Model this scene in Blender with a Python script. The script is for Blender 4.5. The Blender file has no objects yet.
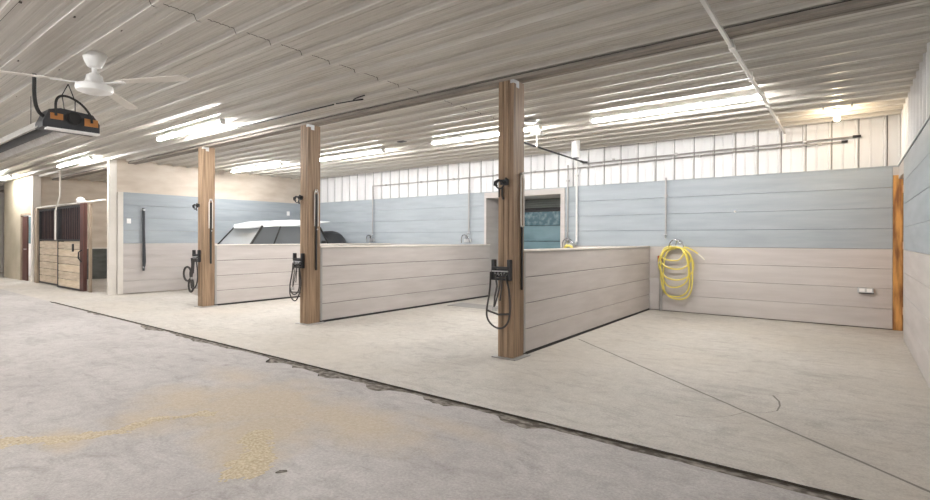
import bpy, bmesh, math, random
from mathutils import Vector, Matrix, noise
random.seed(7)
PI = math.pi
C = bpy.context.scene.collection

# ---------------------------------------------------------------- materials
def mat(name, col, rough=.6, metal=0., col2=None, nscale=(3, 3, 3), namt=.5, bump=0., bscale=None, spec=.5, detail=4, contrast=(.3, .7), alpha=None, coat=0):
    m = bpy.data.materials.new(name); m.use_nodes = True
    nt = m.node_tree; b = nt.nodes['Principled BSDF']
    b.inputs['Base Color'].default_value = (*col, 1); b.inputs['Roughness'].default_value = rough
    b.inputs['Metallic'].default_value = metal; b.inputs['Specular IOR Level'].default_value = spec
    if coat: b.inputs['Coat Weight'].default_value = coat
    tc = nt.nodes.new('ShaderNodeTexCoord')
    def nz(scale, det=detail):
        mp = nt.nodes.new('ShaderNodeMapping'); mp.inputs['Scale'].default_value = scale
        nt.links.new(tc.outputs['Object'], mp.inputs['Vector'])
        n = nt.nodes.new('ShaderNodeTexNoise'); n.inputs['Scale'].default_value = 1; n.inputs['Detail'].default_value = det
        nt.links.new(mp.outputs[0], n.inputs['Vector']); return n
    if col2:
        n = nz(nscale); r = nt.nodes.new('ShaderNodeValToRGB')
        r.color_ramp.elements[0].position = contrast[0]; r.color_ramp.elements[1].position = contrast[1]
        r.color_ramp.elements[0].color = (*col, 1); r.color_ramp.elements[1].color = (*col2, 1)
        nt.links.new(n.outputs['Fac'], r.inputs['Fac']); nt.links.new(r.outputs['Color'], b.inputs['Base Color'])
    if bump:
        n2 = nz(bscale or nscale); bp = nt.nodes.new('ShaderNodeBump')
        bp.inputs['Strength'].default_value = bump; bp.inputs['Distance'].default_value = .01
        nt.links.new(n2.outputs['Fac'], bp.inputs['Height']); nt.links.new(bp.outputs[0], b.inputs['Normal'])
    return m

def emit(name, col, s):
    m = bpy.data.materials.new(name); m.use_nodes = True; nt = m.node_tree; b = nt.nodes['Principled BSDF']
    b.inputs['Base Color'].default_value = (.9, .9, .9, 1)
    b.inputs['Emission Color'].default_value = (*col, 1); b.inputs['Emission Strength'].default_value = s
    return m

def glass(name, col, rough=.05, trans=.7):
    m = mat(name, col, rough); b = m.node_tree.nodes['Principled BSDF']
    b.inputs['Transmission Weight'].default_value = trans; b.inputs['IOR'].default_value = 1.3
    return m

M = {}
M['ceil'] = mat('painted_steel_ceiling', (.40, .37, .325), .36, 0, (.63, .605, .56), (.25, 55, 55), bump=.02, bscale=(.4, 30, 30), spec=.8, contrast=(.25, .75))
M['gap_and_shade'] = mat('dark_gap_and_shade', (.03, .027, .024), .9)
M['screw'] = mat('screw', (.05, .04, .03), .5, .3)
M['steelwall'] = mat('white_steel_wall', (.64, .64, .645), .4, 0, (.70, .70, .705), (6, 6, .6), spec=.5)
M['grey'] = mat('grey_blue_board', (.30, .337, .368), .55, 0, (.365, .405, .437), (1.2, 1.2, 9), bump=.12, bscale=(4, 4, 60))
M['beige'] = mat('beige_board', (.45, .415, .395), .55, 0, (.53, .495, .475), (1.2, 1.2, 9), bump=.12, bscale=(4, 4, 60))
M['tan'] = mat('tan_plywood', (.50, .42, .34), .6, 0, (.62, .55, .47), (1.5, 1.5, 5), contrast=(.3, .65))
M['olive'] = mat('olive_tan_wall', (.42, .37, .27), .6, 0, (.52, .46, .36), (1.5, 1.5, 2))
M['cream'] = mat('cream_trim', (.66, .62, .57), .5, 0, (.72, .68, .63), (3, 3, 3))
M['wood'] = mat('post_timber', (.15, .095, .055), .65, 0, (.36, .245, .155), (30, 30, 1.3), bump=.25, bscale=(60, 60, 3), contrast=(.3, .7))
M['beam'] = mat('beam_timber', (.16, .14, .125), .7, 0, (.32, .28, .24), (1.2, 30, 30), bump=.2, bscale=(2, 50, 50))
M['pine'] = mat('knotty_pine', (.20, .08, .025), .5, 0, (.62, .33, .10), (14, 14, 2.2), contrast=(.35, .6))
M['plank'] = mat('stall_plank', (.46, .37, .27), .7, 0, (.66, .56, .44), (2.5, 8, 20))
M['plank2'] = mat('stall_plank_pale', (.58, .47, .33), .7, 0, (.74, .64, .50), (2.5, 8, 20))
M['oldwood'] = mat('weathered_wood', (.25, .19, .14), .8, 0, (.42, .34, .26), (15, 15, 2))
M['maroon'] = mat('maroon_wood', (.055, .020, .017), .6, 0, (.12, .045, .035), (25, 25, 2))
M['darkpanel'] = mat('dark_stall_lining', (.05, .055, .05), .7, 0, (.10, .105, .10), (3, 3, 8))
M['black'] = mat('black_iron', (.025, .025, .028), .45, .2)
M['rubber'] = mat('black_rubber', (.02, .02, .02), .7)
M['leather'] = mat('dark_strap', (.035, .03, .028), .6)
M['zinc'] = mat('galvanised', (.55, .56, .57), .35, .8)
M['pipe'] = mat('grey_pipe', (.38, .37, .36), .4, .5)
M['copper'] = mat('copper_plate', (.62, .28, .10), .4, .5)
M['white'] = mat('white_paint', (.86, .86, .85), .35)
M['whitetrack'] = mat('white_conduit', (.78, .77, .75), .4)
M['heaterwhite'] = mat('crinkled_aluminium', (.62, .60, .57), .4, .3, (.8, .79, .77), (20, 20, 20), bump=.5, bscale=(25, 25, 25))
M['heaterdark'] = mat('heater_box_dark', (.05, .053, .06), .5, .2)
M['yellow'] = mat('yellow_hose', (.74, .62, .13), .35, spec=.6)
M['palehose'] = mat('pale_hose_end', (.70, .68, .58), .4)
M['chrome'] = mat('chrome', (.45, .46, .48), .25, 1)
M['red'] = mat('red_handle', (.32, .05, .03), .5)
M['tube'] = emit('fluorescent_diffuser', (1.0, .985, .965), 38)
M['bulb'] = emit('warm_bulb', (1.0, .80, .55), 90)
M['carwhite'] = mat('car_white', (.82, .84, .86), .2, coat=.5)
M['carglass'] = mat('car_glass', (.12, .13, .14), .08, spec=.8)
M['carglass2'] = mat('rear_glass', (.36, .38, .39), .12, spec=.8)
M['teal'] = mat('teal_door', (.12, .21, .24), .35, 0, (.16, .26, .30), (2, 2, 6))
M['tealglass'] = mat('teal_glass', (.06, .12, .145), .15, 0, (.17, .25, .28), (9, 9, 9), contrast=(.45, .7))
M['slat'] = mat('greygreen_slat', (.17, .19, .18), .5)
M['dustA'] = mat('sawdust', (.36, .29, .19), .95, 0, (.60, .52, .38), (60, 60, 60), bump=.5, bscale=(120, 120, 120))
M['backroom'] = mat('back_room_wall', (.75, .75, .76), .6)
M['ground'] = mat('joint_bottom', (.085, .07, .055), .95, 0, (.30, .27, .235), (14, 24, 14), contrast=(.42, .66))
M['jointside'] = mat('joint_side', (.05, .042, .032), .95)
M['joint'] = mat('saw_cut', (.20, .185, .165), .9)
M['mat'] = mat('grey_drain_mat', (.30, .29, .28), .8)

def floor_material():
    m = bpy.data.materials.new('concrete'); m.use_nodes = True; nt = m.node_tree; b = nt.nodes['Principled BSDF']
    N = nt.nodes.new; L = nt.links.new
    tc = N('ShaderNodeTexCoord'); sep = N('ShaderNodeSeparateXYZ'); L(tc.outputs['Object'], sep.inputs[0])
    def noi(s, det=6, rough=.6, dist=0, vec=None):
        n = N('ShaderNodeTexNoise'); n.inputs['Scale'].default_value = s; n.inputs['Detail'].default_value = det
        n.inputs['Roughness'].default_value = rough; n.inputs['Distortion'].default_value = dist
        L(vec or tc.outputs['Object'], n.inputs['Vector']); return n.outputs['Fac']
    def math_(op, a, c=None, clamp=False):
        n = N('ShaderNodeMath'); n.operation = op; n.use_clamp = clamp
        for i, v in enumerate((a, c)):
            if v is None: continue
            if isinstance(v, (int, float)): n.inputs[i].default_value = v
            else: L(v, n.inputs[i])
        return n.outputs[0]
    def ramp(f, p0, c0, p1, c1):
        r = N('ShaderNodeValToRGB'); e = r.color_ramp.elements
        e[0].position = p0; e[1].position = p1; e[0].color = (*c0, 1); e[1].color = (*c1, 1); L(f, r.inputs['Fac']); return r.outputs['Color']
    def mix(f, a, c, mode='MIX'):
        n = N('ShaderNodeMix'); n.data_type = 'RGBA'; n.blend_type = mode
        if isinstance(f, (int, float)): n.inputs[0].default_value = f
        else: L(f, n.inputs[0])
        for i, v in ((6, a), (7, c)):
            if isinstance(v, tuple): n.inputs[i].default_value = (*v, 1)
            else: L(v, n.inputs[i])
        return n.outputs[2]
    front = ramp(noi(.9), .3, (.41, .38, .368), .7, (.52, .49, .475))
    back = ramp(noi(.7), .3, (.46, .43, .39), .7, (.58, .55, .51))
    isback = math_('GREATER_THAN', sep.outputs['Y'], 3.32)
    col = mix(isback, front, back)
    # fine mottling, darker scuffs
    col = mix(1, col, ramp(noi(9, 8, .7), .25, (.80, .80, .80), .7, (1.07, 1.07, 1.07)), 'MULTIPLY')
    col = mix(1, col, ramp(noi(60, 4, .7), .25, (.70, .70, .69), .72, (1.12, 1.12, 1.12)), 'MULTIPLY')
    mp = N('ShaderNodeMapping'); mp.inputs['Scale'].default_value = (1.0, 2.2, 1); L(tc.outputs['Object'], mp.inputs[0])
    col = mix(1, col, ramp(noi(2.3, 8, .75, 1.2, mp.outputs[0]), .50, (1, 1, 1), .75, (.66, .64, .63)), 'MULTIPLY')
    # spill stain
    tot = None
    wob = math_('MULTIPLY', math_('SUBTRACT', noi(3.5, 6, .65), .5), 1.3)
    for cx, cy, rx, ry, s in ((-3.85, 2.3, .85, .65, .9), (-3.3, 2.0, .5, .5, .95), (-3.0, 1.72, .28, .25, 1), (-4.45, 2.0, .55, .36, .8),
                             (-2.95, 2.5, .85, .38, .8), (-4.15, 1.6, .4, .25, .8), (-4.2, 1.1, .3, .16, .9), (-4.75, 2.65, .6, .25, .5), (-2.3, 2.85, .6, .15, .4)):
        dx = math_('MULTIPLY', math_('SUBTRACT', sep.outputs['X'], cx), 1/rx); dy = math_('MULTIPLY', math_('SUBTRACT', sep.outputs['Y'], cy), 1/ry)
        d = math_('SQRT', math_('ADD', math_('MULTIPLY', dx, dx), math_('MULTIPLY', dy, dy)))
        v = math_('MULTIPLY', math_('ADD', math_('SUBTRACT', 1.15, d), wob, True), s)
        tot = v if tot is None else math_('MAXIMUM', tot, v)
    tot = math_('MULTIPLY', math_('MINIMUM', math_('MULTIPLY', tot, 1.5), 1), .82)
    col = mix(tot, col, ramp(noi(30, 6, .7), .3, (.40, .32, .225), .7, (.52, .44, .33)))
    # large damp, greenish-tan patch in the near stall
    tan = math_('MULTIPLY', math_('SUBTRACT', noi(.45, 3), .42, True), 1.6)
    tan = math_('MULTIPLY', tan, isback)
    col = mix(tan, col, (.55, .49, .41))
    L(col, b.inputs['Base Color']); b.inputs['Roughness'].default_value = .62; b.inputs['Specular IOR Level'].default_value = .35
    bp = N('ShaderNodeBump'); bp.inputs['Strength'].default_value = .4; bp.inputs['Distance'].default_value = .012
    L(noi(22, 10, .8), bp.inputs['Height']); L(bp.outputs[0], b.inputs['Normal'])
    return m
M['floor'] = floor_material()

# ---------------------------------------------------------------- mesh builder
class MB:
    def __init__(s): s.bm = bmesh.new()
    def face(s, vs, m=0):
        try:
            f = s.bm.faces.new(vs); f.material_index = m; return f
        except ValueError: return None
    def box(s, x0, x1, y0, y1, z0, z1, m=0, bev=0):
        t = bmesh.new()
        v = [t.verts.new((x, y, z)) for x in (x0, x1) for y in (y0, y1) for z in (z0, z1)]
        for q in ((0, 1, 3, 2), (4, 6, 7, 5), (0, 4, 5, 1), (2, 3, 7, 6), (0, 2, 6, 4), (1, 5, 7, 3)): t.faces.new([v[i] for i in q])
        if bev: bmesh.ops.bevel(t, geom=t.edges[:] , offset=bev, segments=1, affect='EDGES')
        s.merge(t, m)
    def merge(s, t, m=0):
        mp = {v: s.bm.verts.new(v.co) for v in t.verts}
        for f in t.faces:
            g = s.bm.faces.new([mp[v] for v in f.verts]); g.material_index = m
        t.free()
    def prism(s, pts, axis, a0, a1, m=0):
        """pts: 2d outline; axis 'x': pts=(y,z), 'y': (x,z), 'z': (x,y)"""
        def P(p, a): return {'x': (a, p[0], p[1]), 'y': (p[0], a, p[1]), 'z': (p[0], p[1], a)}[axis]
        A = [s.bm.verts.new(P(p, a0)) for p in pts]; B = [s.bm.verts.new(P(p, a1)) for p in pts]
        n = len(pts); s.face(A, m); s.face(B[::-1], m)
        for i in range(n): s.face((A[i], B[i], B[(i+1) % n], A[(i+1) % n]), m)
    def sheet(s, pts, axis, a0, a1, m=0):
        def P(p, a): return {'x': (a, p[0], p[1]), 'y': (p[0], a, p[1]), 'z': (p[0], p[1], a)}[axis]
        A = [s.bm.verts.new(P(p, a0)) for p in pts]; B = [s.bm.verts.new(P(p, a1)) for p in pts]
        for i in range(len(pts)-1): s.face((A[i], B[i], B[i+1], A[i+1]), m)
    def tube(s, pts, r, n=8, m=0, closed=False, cap=True):
        pts = [Vector(p) for p in pts]; N = len(pts); rings = []; prev = None
        rr = r if isinstance(r, (list, tuple)) else [r]*N
        for i in range(N):
            a = pts[(i-1) % N] if (closed or i > 0) else pts[i]; b = pts[(i+1) % N] if (closed or i < N-1) else pts[i]
            t = (b-a).normalized()
            if prev is None:
                up = Vector((0, 0, 1)) if abs(t.z) < .9 else Vector((1, 0, 0))
                u = t.cross(up).normalized()
            else:
                u = (prev - t*prev.dot(t)).normalized()
            prev = u; w = t.cross(u)
            rings.append([s.bm.verts.new(pts[i] + (u*math.cos(2*PI*k/n) + w*math.sin(2*PI*k/n))*rr[i]) for k in range(n)])
        for i in range(N if closed else N-1):
            A, B = rings[i], rings[(i+1) % N]
            for k in range(n): s.face((A[k], A[(k+1) % n], B[(k+1) % n], B[k]), m)
        if cap and not closed: s.face(rings[0][::-1], m); s.face(rings[-1], m)
    def strap(s, pts, w, t, m=0):
        """flat ribbon facing -y along pts"""
        pts = [Vector(p) for p in pts]; rings = []
        for i, p in enumerate(pts):
            a = pts[max(i-1, 0)]; b = pts[min(i+1, len(pts)-1)]; d = (b-a).normalized()
            nrm = Vector((0, 1, 0)); u = d.cross(nrm).normalized()*w/2; nn = nrm*t/2
            rings.append([s.bm.verts.new(p+q) for q in (u+nn, -u+nn, -u-nn, u-nn)])
        for i in range(len(pts)-1):
            for k in range(4): s.face((rings[i][k], rings[i][(k+1) % 4], rings[i+1][(k+1) % 4], rings[i+1][k]), m)
        s.face(rings[0][::-1], m); s.face(rings[-1], m)
    def lathe(s, prof, c=(0, 0, 0), n=24, m=0):
        rings = []
        for r, z in prof:
            rings.append([s.bm.verts.new((c[0]+r*math.cos(2*PI*k/n), c[1]+r*math.sin(2*PI*k/n), c[2]+z)) for k in range(n)])
        for A, B in zip(rings, rings[1:]):
            for k in range(n): s.face((A[k], A[(k+1) % n], B[(k+1) % n], B[k]), m)
        s.face(rings[0][::-1], m); s.face(rings[-1], m)
    def split(s, name, mats, parent=None, smooth=False):
        """one object per loose piece"""
        s.bm.verts.index_update(); seen = set(); out = []
        for v0 in list(s.bm.verts):
            if v0 in seen: continue
            isl = []; q = [v0]; seen.add(v0)
            while q:
                v = q.pop(); isl.append(v)
                for e in v.link_edges:
                    o = e.other_vert(v)
                    if o not in seen: seen.add(o); q.append(o)
            n = MB(); mp = {v: n.bm.verts.new(v.co) for v in isl}; fs = set(f for v in isl for f in v.link_faces)
            for f in sorted(fs, key=lambda f: f.index):
                n.bm.faces.new([mp[v] for v in f.verts]).material_index = f.material_index
            out.append(n.build(name, mats, parent, smooth))
        s.bm.free(); return out
    def build(s, name, mats, parent=None, smooth=False):
        bmesh.ops.recalc_face_normals(s.bm, faces=s.bm.faces)
        me = bpy.data.meshes.new(name); s.bm.to_mesh(me); s.bm.free()
        for k in (mats if isinstance(mats, (list, tuple)) else [mats]): me.materials.append(M[k])
        if smooth:
            me.polygons.foreach_set('use_smooth', [True]*len(me.polygons))
        o = bpy.data.objects.new(name, me); C.objects.link(o)
        if smooth:
            md = o.modifiers.new('es', 'EDGE_SPLIT'); md.split_angle = math.radians(40)
        if parent: o.parent = parent
        return o

def tag(o, label, cat, group=None, loc=None, kind=None):
    o['label'] = label; o['category'] = cat
    if group: o['group'] = group
    if loc: o.location = loc
    if kind: o['kind'] = kind
    return o
def thing(name, label, cat, loc=(0, 0, 0), rz=0, group=None):
    o = bpy.data.objects.new(name, None); C.objects.link(o); o.location = loc; o.rotation_euler = (0, 0, rz)
    o.empty_display_size = .1
    return tag(o, label, cat, group)
def st(o, label=None):
    o['kind'] = 'structure'
    if label: o['label'] = label
    return o
def dup(root, loc, label):
    r = root.copy(); C.objects.link(r); r.location = loc; r['label'] = label
    for ch in list(root.children):
        c = ch.copy(); C.objects.link(c); c.parent = r
        for g in ch.children:
            d = g.copy(); C.objects.link(d); d.parent = c
    return r

CZ = 3.25        # ceiling pan height
X0, X1, Y0, Y1 = -27.0, .57, -3.0, 10.0

# ---------------------------------------------------------------- floor
f = MB()
xs = [X0-.2 + i*(8.2)/40 for i in range(41)]
x = -19.0
while x < 5.0: xs.append(x+.0); x += .06 if x > -13.5 else .3
xs = sorted(set(round(a, 3) for a in xs))
def gapw(x): return 0 if x < -13.4 else .060 + .020*min(1, max(0, (x+9)/6)) + .03*min(1, max(0, (x+3)/3))
def spall(x):
    a = noise.noise(Vector((x*1.7, 3.1, 0))) ; b = noise.noise(Vector((x*9, 8.1, 0)))
    v = .010*(b+.6)
    for s0, s1, d in ((-11.2, -10.4, .05), (-8.8, -7.9, .12), (-7.8, -5.9, .10), (-5.3, -4.3, .11), (-4.5, -3.05, .12), (-2.9, -2.5, .10), (-2.15, -1.72, .10), (-1.2, -.9, .02)):
        if s0 < x < s1:
            t = (x-s0)/(s1-s0); v += d*min(1, 5*t, 5*(1-t))*(.75+.9*noise.noise(Vector((x*5, 1, s0))))*(.9 + .5*noise.noise(Vector((x*23, 4, 0))))
    return max(0, v) if x > -13.4 else 0
front = []; frontlo = []; back = []; backlo = []
for x in xs:
    yf = 3.315 - gapw(x)/2 - (spall(x) if gapw(x) else 0); yb = 3.315 + gapw(x)/2 + (.004*noise.noise(Vector((x*7, 0, 5))) if gapw(x) else 0)
    front.append((x, yf)); back.append((x, yb))
def strip(pa, pb, z0=0, z1=0, mi=0):
    va = [f.bm.verts.new((p[0], p[1], z0)) for p in pa]; vb = [f.bm.verts.new((p[0], p[1], z1)) for p in pb]
    for i in range(len(pa)-1): f.face((va[i], va[i+1], vb[i+1], vb[i]), mi)
strip([(x, Y0-.2) for x in xs], front); strip(back, [(x, 11.6) for x in xs])
strip(front, [(x, y+.003) for x, y in front], 0, -.016, 2); strip([(x, y) for x, y in back], back, -.016, 0, 2)
f.box(X0-.2, 5.0, Y0-.2, 11.6, -.2, -.016, 1)
st(f.build('floor', ['floor', 'ground', 'jointside']))

def joint(name, p, q, w=.014):
    m = MB(); p = Vector((*p, 0)); q = Vector((*q, 0)); d = (q-p).normalized(); n = Vector((-d.y, d.x, 0))*w/2
    k = 40; A = []; B = []
    for i in range(k+1):
        c = p.lerp(q, i/k) + n*.5*noise.noise(Vector((i*.9, w*99, p.x))); g = .7+.5*abs(noise.noise(Vector((i*.7, 2, p.x))))
        A.append(m.bm.verts.new((c.x-n.x*g, c.y-n.y*g, .0012))); B.append(m.bm.verts.new((c.x+n.x*g, c.y+n.y*g, .0012)))
    for i in range(k): m.face((A[i], A[i+1], B[i+1], B[i]))
    return st(m.build(name, 'joint'))
joint('trim_1', (-2.95, 6.45), (.50, 3.56), .030)
joint('trim_2', (-6.7, 7.9), (-5.0, 7.9), .012)
joint('trim_3', (-13.8, 6.3), (-10.2, 6.3), .012)
CR1 = ((-1.073, 4.099), (-0.973, 4.134), (-0.844, 4.22), (-0.735, 4.345), (-0.646, 4.528))
CR2 = ((-0.646, 4.528), (-0.53, 4.588), (-0.461, 4.7), (-0.456, 4.857), (-0.475, 4.987), (-0.535, 5.144))
for i, pts in enumerate((CR1, CR2)):
    m = MB(); A = []; B = []
    for j, p in enumerate(pts):
        A.append(m.bm.verts.new((p[0]-.006, p[1]-.004, .001))); B.append(m.bm.verts.new((p[0]+.006, p[1]+.007, .001)))
    for j in range(len(pts)-1): m.face((A[j], A[j+1], B[j+1], B[j]))
    st(m.build('trim_%d' % (4+i), 'joint'))

# spilled sawdust: lumpy thin heaps above the slab
def dustfield(x, y):
    best = -9
    for (ax, ay, bx, by, r) in ((-4.75, .62, -4.42, .90, .10), (-4.42, .90, -4.20, 1.10, .075), (-4.20, 1.10, -4.08, 1.33, .06), (-4.08, 1.33, -4.15, 1.65, .06),
                                (-4.15, 1.65, -3.95, 1.95, .05), (-2.80, 1.60, -2.86, 1.66, .135), (-2.86, 1.66, -3.25, 1.95, .09)):
        t = max(0, min(1, ((x-ax)*(bx-ax)+(y-ay)*(by-ay))/((bx-ax)**2+(by-ay)**2)))
        best = max(best, r - math.hypot(x-ax-t*(bx-ax), y-ay-t*(by-ay)))
    return best + .07*noise.noise(Vector((x*6, y*6, 0))) + .035*noise.noise(Vector((x*19, y*19, 1)))+.035*noise.noise(Vector((x*50, y*50, 4)))
m = MB(); g = {}; sx = .02
nx, ny = int(2.6/sx), int(1.9/sx)
for i in range(nx):
    for j in range(ny):
        x, y = -5.0+i*sx, .45+j*sx; d = dustfield(x, y)
        if d > -.02: g[i, j] = m.bm.verts.new((x+.006*noise.noise(Vector((x*80, y*80, 2))), y, max(0.0006, min(.006, d*.05) + .002*noise.noise(Vector((x*40, y*40, 7))) )))
for (i, j) in list(g):
    q = [(i, j), (i+1, j), (i+1, j+1), (i, j+1)]
    if all(k in g for k in q) and dustfield(-5+(i+.5)*sx, .45+(j+.5)*sx) > 0: m.face([g[k] for k in q])
for v in [v for v in m.bm.verts if not v.link_faces]: m.bm.verts.remove(v)
tag(m.build('spilled_sawdust', 'dustA'), 'tan sawdust trail and patch spilled on the grey concrete aisle floor', 'sawdust', kind='stuff')

m = MB(); m.prism([(-.03, -.008), (.0, -.014), (.035, -.004), (.03, .008), (-.01, .012)], 'z', .0005, .006)
t = tag(m.build('wood_chip', 'ground'), 'small dark chip lying right of the sawdust patch on the aisle floor', 'chip', loc=(-2.625, 1.711, 0)); t.rotation_euler.z = .9

# ---------------------------------------------------------------- ceiling (ribbed steel, ribs along x, hanging down)
m = MB(); pitch = .35
seams = [X0, -20.65, -15.25, -9.85, -4.45, .95]
for si in range(len(seams)-1):
    a = seams[si] + .004; b = seams[si+1] - .004; dz = 0 if si % 2 else .002
    pts = [(Y0-.2, CZ+dz)]; y = 2.1 - 15*pitch
    while y < 11.0:
        if y > Y0:
            pts += [(y-.042, CZ+dz), (y-.022, CZ-.045+dz), (y+.022, CZ-.045+dz), (y+.042, CZ+dz)]
            for k in (.11, .19, .27): pts += [(y+k-.010, CZ+dz), (y+k-.004, CZ-.005+dz), (y+k+.004, CZ-.005+dz), (y+k+.010, CZ+dz)]
        y += pitch
    pts.append((11.6, CZ+dz))
    m.sheet(pts, 'x', a, b)
    y = 2.1 - 15*pitch
    while y < 11.0:
        if y > Y0: m.box(a, b, y+.044, y+.050, CZ-.003, CZ+.004, 2)  # dark line beside each rib paints its lap joint and shadow
        y += pitch
    # screws
    y = 2.1 - 15*pitch
    while y < 11.0:
        if y > .3:
            for q in (.9, 2.7, 4.5):
                sxx = a + q + .02*((int(y*10)) % 3); yy = y + .055
                m.box(sxx-.010, sxx+.010, yy-.010, yy+.010, CZ-.012, CZ, 1)
        y += pitch
m.box(X0, X1+1, Y0-.2, 11.6, CZ+.01, CZ+.1, 2)
st(m.build('ceiling', ['ceil', 'screw', 'gap_and_shade']))

# ---------------------------------------------------------------- walls
BH = [.012, .315, .620, .920, 1.222, 1.53, 1.84, 2.15, 2.46]
def boards(m, horiz, a0, a1, face, thick, out, zmax=2.46, zmin=0, mg=0, mbg=1, g=.0015):
    """board courses; horiz 'x' runs along x with face at y=face, out=-1/+1 = direction of thickness away from the room"""
    for i in range(8):
        z0, z1 = BH[i]+g, BH[i+1]-g
        if z0 >= zmax or z1 <= zmin: continue
        z0 = max(z0, zmin)
        mt = mbg if i < 4 else mg
        p, q = sorted((face, face+out*thick))
        if horiz == 'x': m.box(a0, a1, p, q, z0, z1, mt, .004)
        else: m.box(p, q, a0, a1, z0, z1, mt, .004)
def ribwall(m, horiz, a0, a1, face, out, z0, z1, phase=.07, mt=2):
    """vertical ribbed steel, ribs towards the room"""
    pts = [(a0, face)]; k = math.ceil((a0-phase)/.343); c = phase + k*.343
    while c < a1-.03:
        if c-.03 > a0:
            pts += [(c-.026, face), (c-.012, face-out*.024), (c+.012, face-out*.024), (c+.026, face)]
            if mt == 2:  # dark strip paints the lap joint and the shaded rib side
                e0, e1 = sorted((face-out*.003, face+out*.001))
                if horiz == 'x': m.box(c+.027, c+.034, e0, e1, z0, z1, 3)
                else: m.box(e0, e1, c+.027, c+.034, z0, z1, 3)
            if c+.17 < a1: pts += [(c+.155, face), (c+.162, face-out*.005), (c+.176, face-out*.005), (c+.183, face)]
        c += .343
    pts.append((a1, face))
    pts = sorted(pts, key=lambda p: p[0])
    if horiz == 'y': pts = [(p[1], p[0]) for p in pts]
    m.sheet(pts, 'z', z0, z1, mt)
WM = ['grey', 'beige', 'steelwall', 'gap_and_shade', 'tan', 'cream']
# back wall (y=10) with a doorway x -6.92..-4.98
m = MB()
boards(m, 'x', -13.9, -6.98, 10.0, .05, 1); boards(m, 'x', -4.9, X1-.065, 10.0, .05, 1)
m.box(-13.9, -6.98, 10.052, 10.10, 0, CZ, 3); m.box(-4.9, X1+.3, 10.052, 10.10, 0, CZ, 3); m.box(-6.98, -4.9, 10.052, 10.10, 2.44, CZ, 3)
ribwall(m, 'x', -13.9, X1+.04, 10.035, 1, 2.46, CZ); m.box(X1-.065, X1+.05, 10.0, 10.05, 2.33, 2.46, 1); m.box(X1-.062, X1+.05, 10.0, 10.05, 0, 2.33, 6)
m.box(-13.9, X1, 9.985, 10.05, 2.455, 2.475, 0)
st(m.build('wall_back', WM + ['pine']))
m = MB()   # doorway casing and deep jambs
m.box(-6.98, -6.92, 9.975, 11.0, 0, 2.33, 0, .003); m.box(-4.98, -4.88, 9.975, 11.0, 0, 2.33, 0, .003)
m.box(-6.98, -4.88, 9.975, 11.0, 2.33, 2.455, 0, .003)
st(m.build('trim_6', 'beige'))

# overhead door in the doorway
d = thing('overhead_door', 'dark teal overhead door deep in the back wall doorway', 'door', (-5.95, 10.95, 0))
d['kind'] = 'structure'
m = MB(); m.box(-.97, .97, 0, .04, .05, 1.30, 0, .005); m.box(-.97, .97, 0, .04, 1.31, 1.68, 0, .005); m.build('door_panel', 'teal', d)
m = MB(); m.box(-.97, .97, .01, .04, 1.69, 2.02, 0); m.build('window_band', 'tealglass', d)
m = MB(); m.box(-.97, .97, -.02, .02, 2.03, 2.10, 0); m.build('header_bar', 'black', d)
m = MB()
for i in range(4): m.box(-.97, .97, -.03, .04, 2.115+i*.053, 2.115+i*.053+.045, 0, .006)
m.build('rolled_slats', 'slat', d)
d.name = 'door_1'
m = MB(); m.box(-1.0, 1.0, .045, .08, 0, 2.4); m.build('backing', 'gap_and_shade', d)

# right wall x=.57, opening y 9.10..10
m = MB()
boards(m, 'y', Y0, 9.08, X1, .05, 1)
m.box(X1+.052, X1+.1, Y0, 9.08, 0, CZ, 3); m.box(X1+.052, X1+.1, 9.08, 10.1, 2.45, CZ, 3); m.box(X1+.11, X1+.14, 9.0, 10.1, 0, 2.45, 3)
ribwall(m, 'y', Y0, 10.03, X1+.035, 1, 2.46, CZ)
m.box(X1-.012, X1+.05, Y0, 10.0, 2.455, 2.475, 0)
m.box(X1, X1+.05, 9.08, 10.0, 2.27, 2.455, 1)
st(m.build('wall_right', WM))
m = MB(); m.box(X1+.0, X1+.03, 9.06, 9.10, 0, 2.27, 0)
st(m.build('trim_7', 'cream'))
# pine door seen in the opening
d = thing('door_2', 'knotty pine plank door in the opening at the far right corner', 'door', (X1+.075, 9.56, 0)); d['kind'] = 'structure'
m = MB()
for i in range(4): m.box(-.02, .02, -.455+i*.225, -.455+i*.225+.22, .01, 2.26, 0, .004)
m.build('plank_panel', 'pine', d)
m = MB(); m.box(-.03, -.02, -.45, .44, .25, .36); m.box(-.03, -.02, -.45, .44, 1.22, 1.33); m.box(-.03, -.02, -.45, .44, 2.06, 2.17); m.split('cross_rail', 'pine', d)

# left wall of the last bay, x=-13.93
m = MB()
boards(m, 'y', 4.80, 10.0, -13.93, .05, -1)
m.box(-14.06, -13.985, 4.67, 10.0, 0, CZ, 4); m.box(-13.99, -13.945, 4.67, 10.0, 2.46, CZ, 4)
m.box(-13.985, -13.91, 4.68, 4.80, 0, 2.46, 5, .003)
st(m.build('wall_left', WM))
m = MB(); m.box(-14.02, -13.93, 4.50, 4.67, 0, CZ, 0, .004); st(m.build('trim_8', 'cream'))
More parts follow.
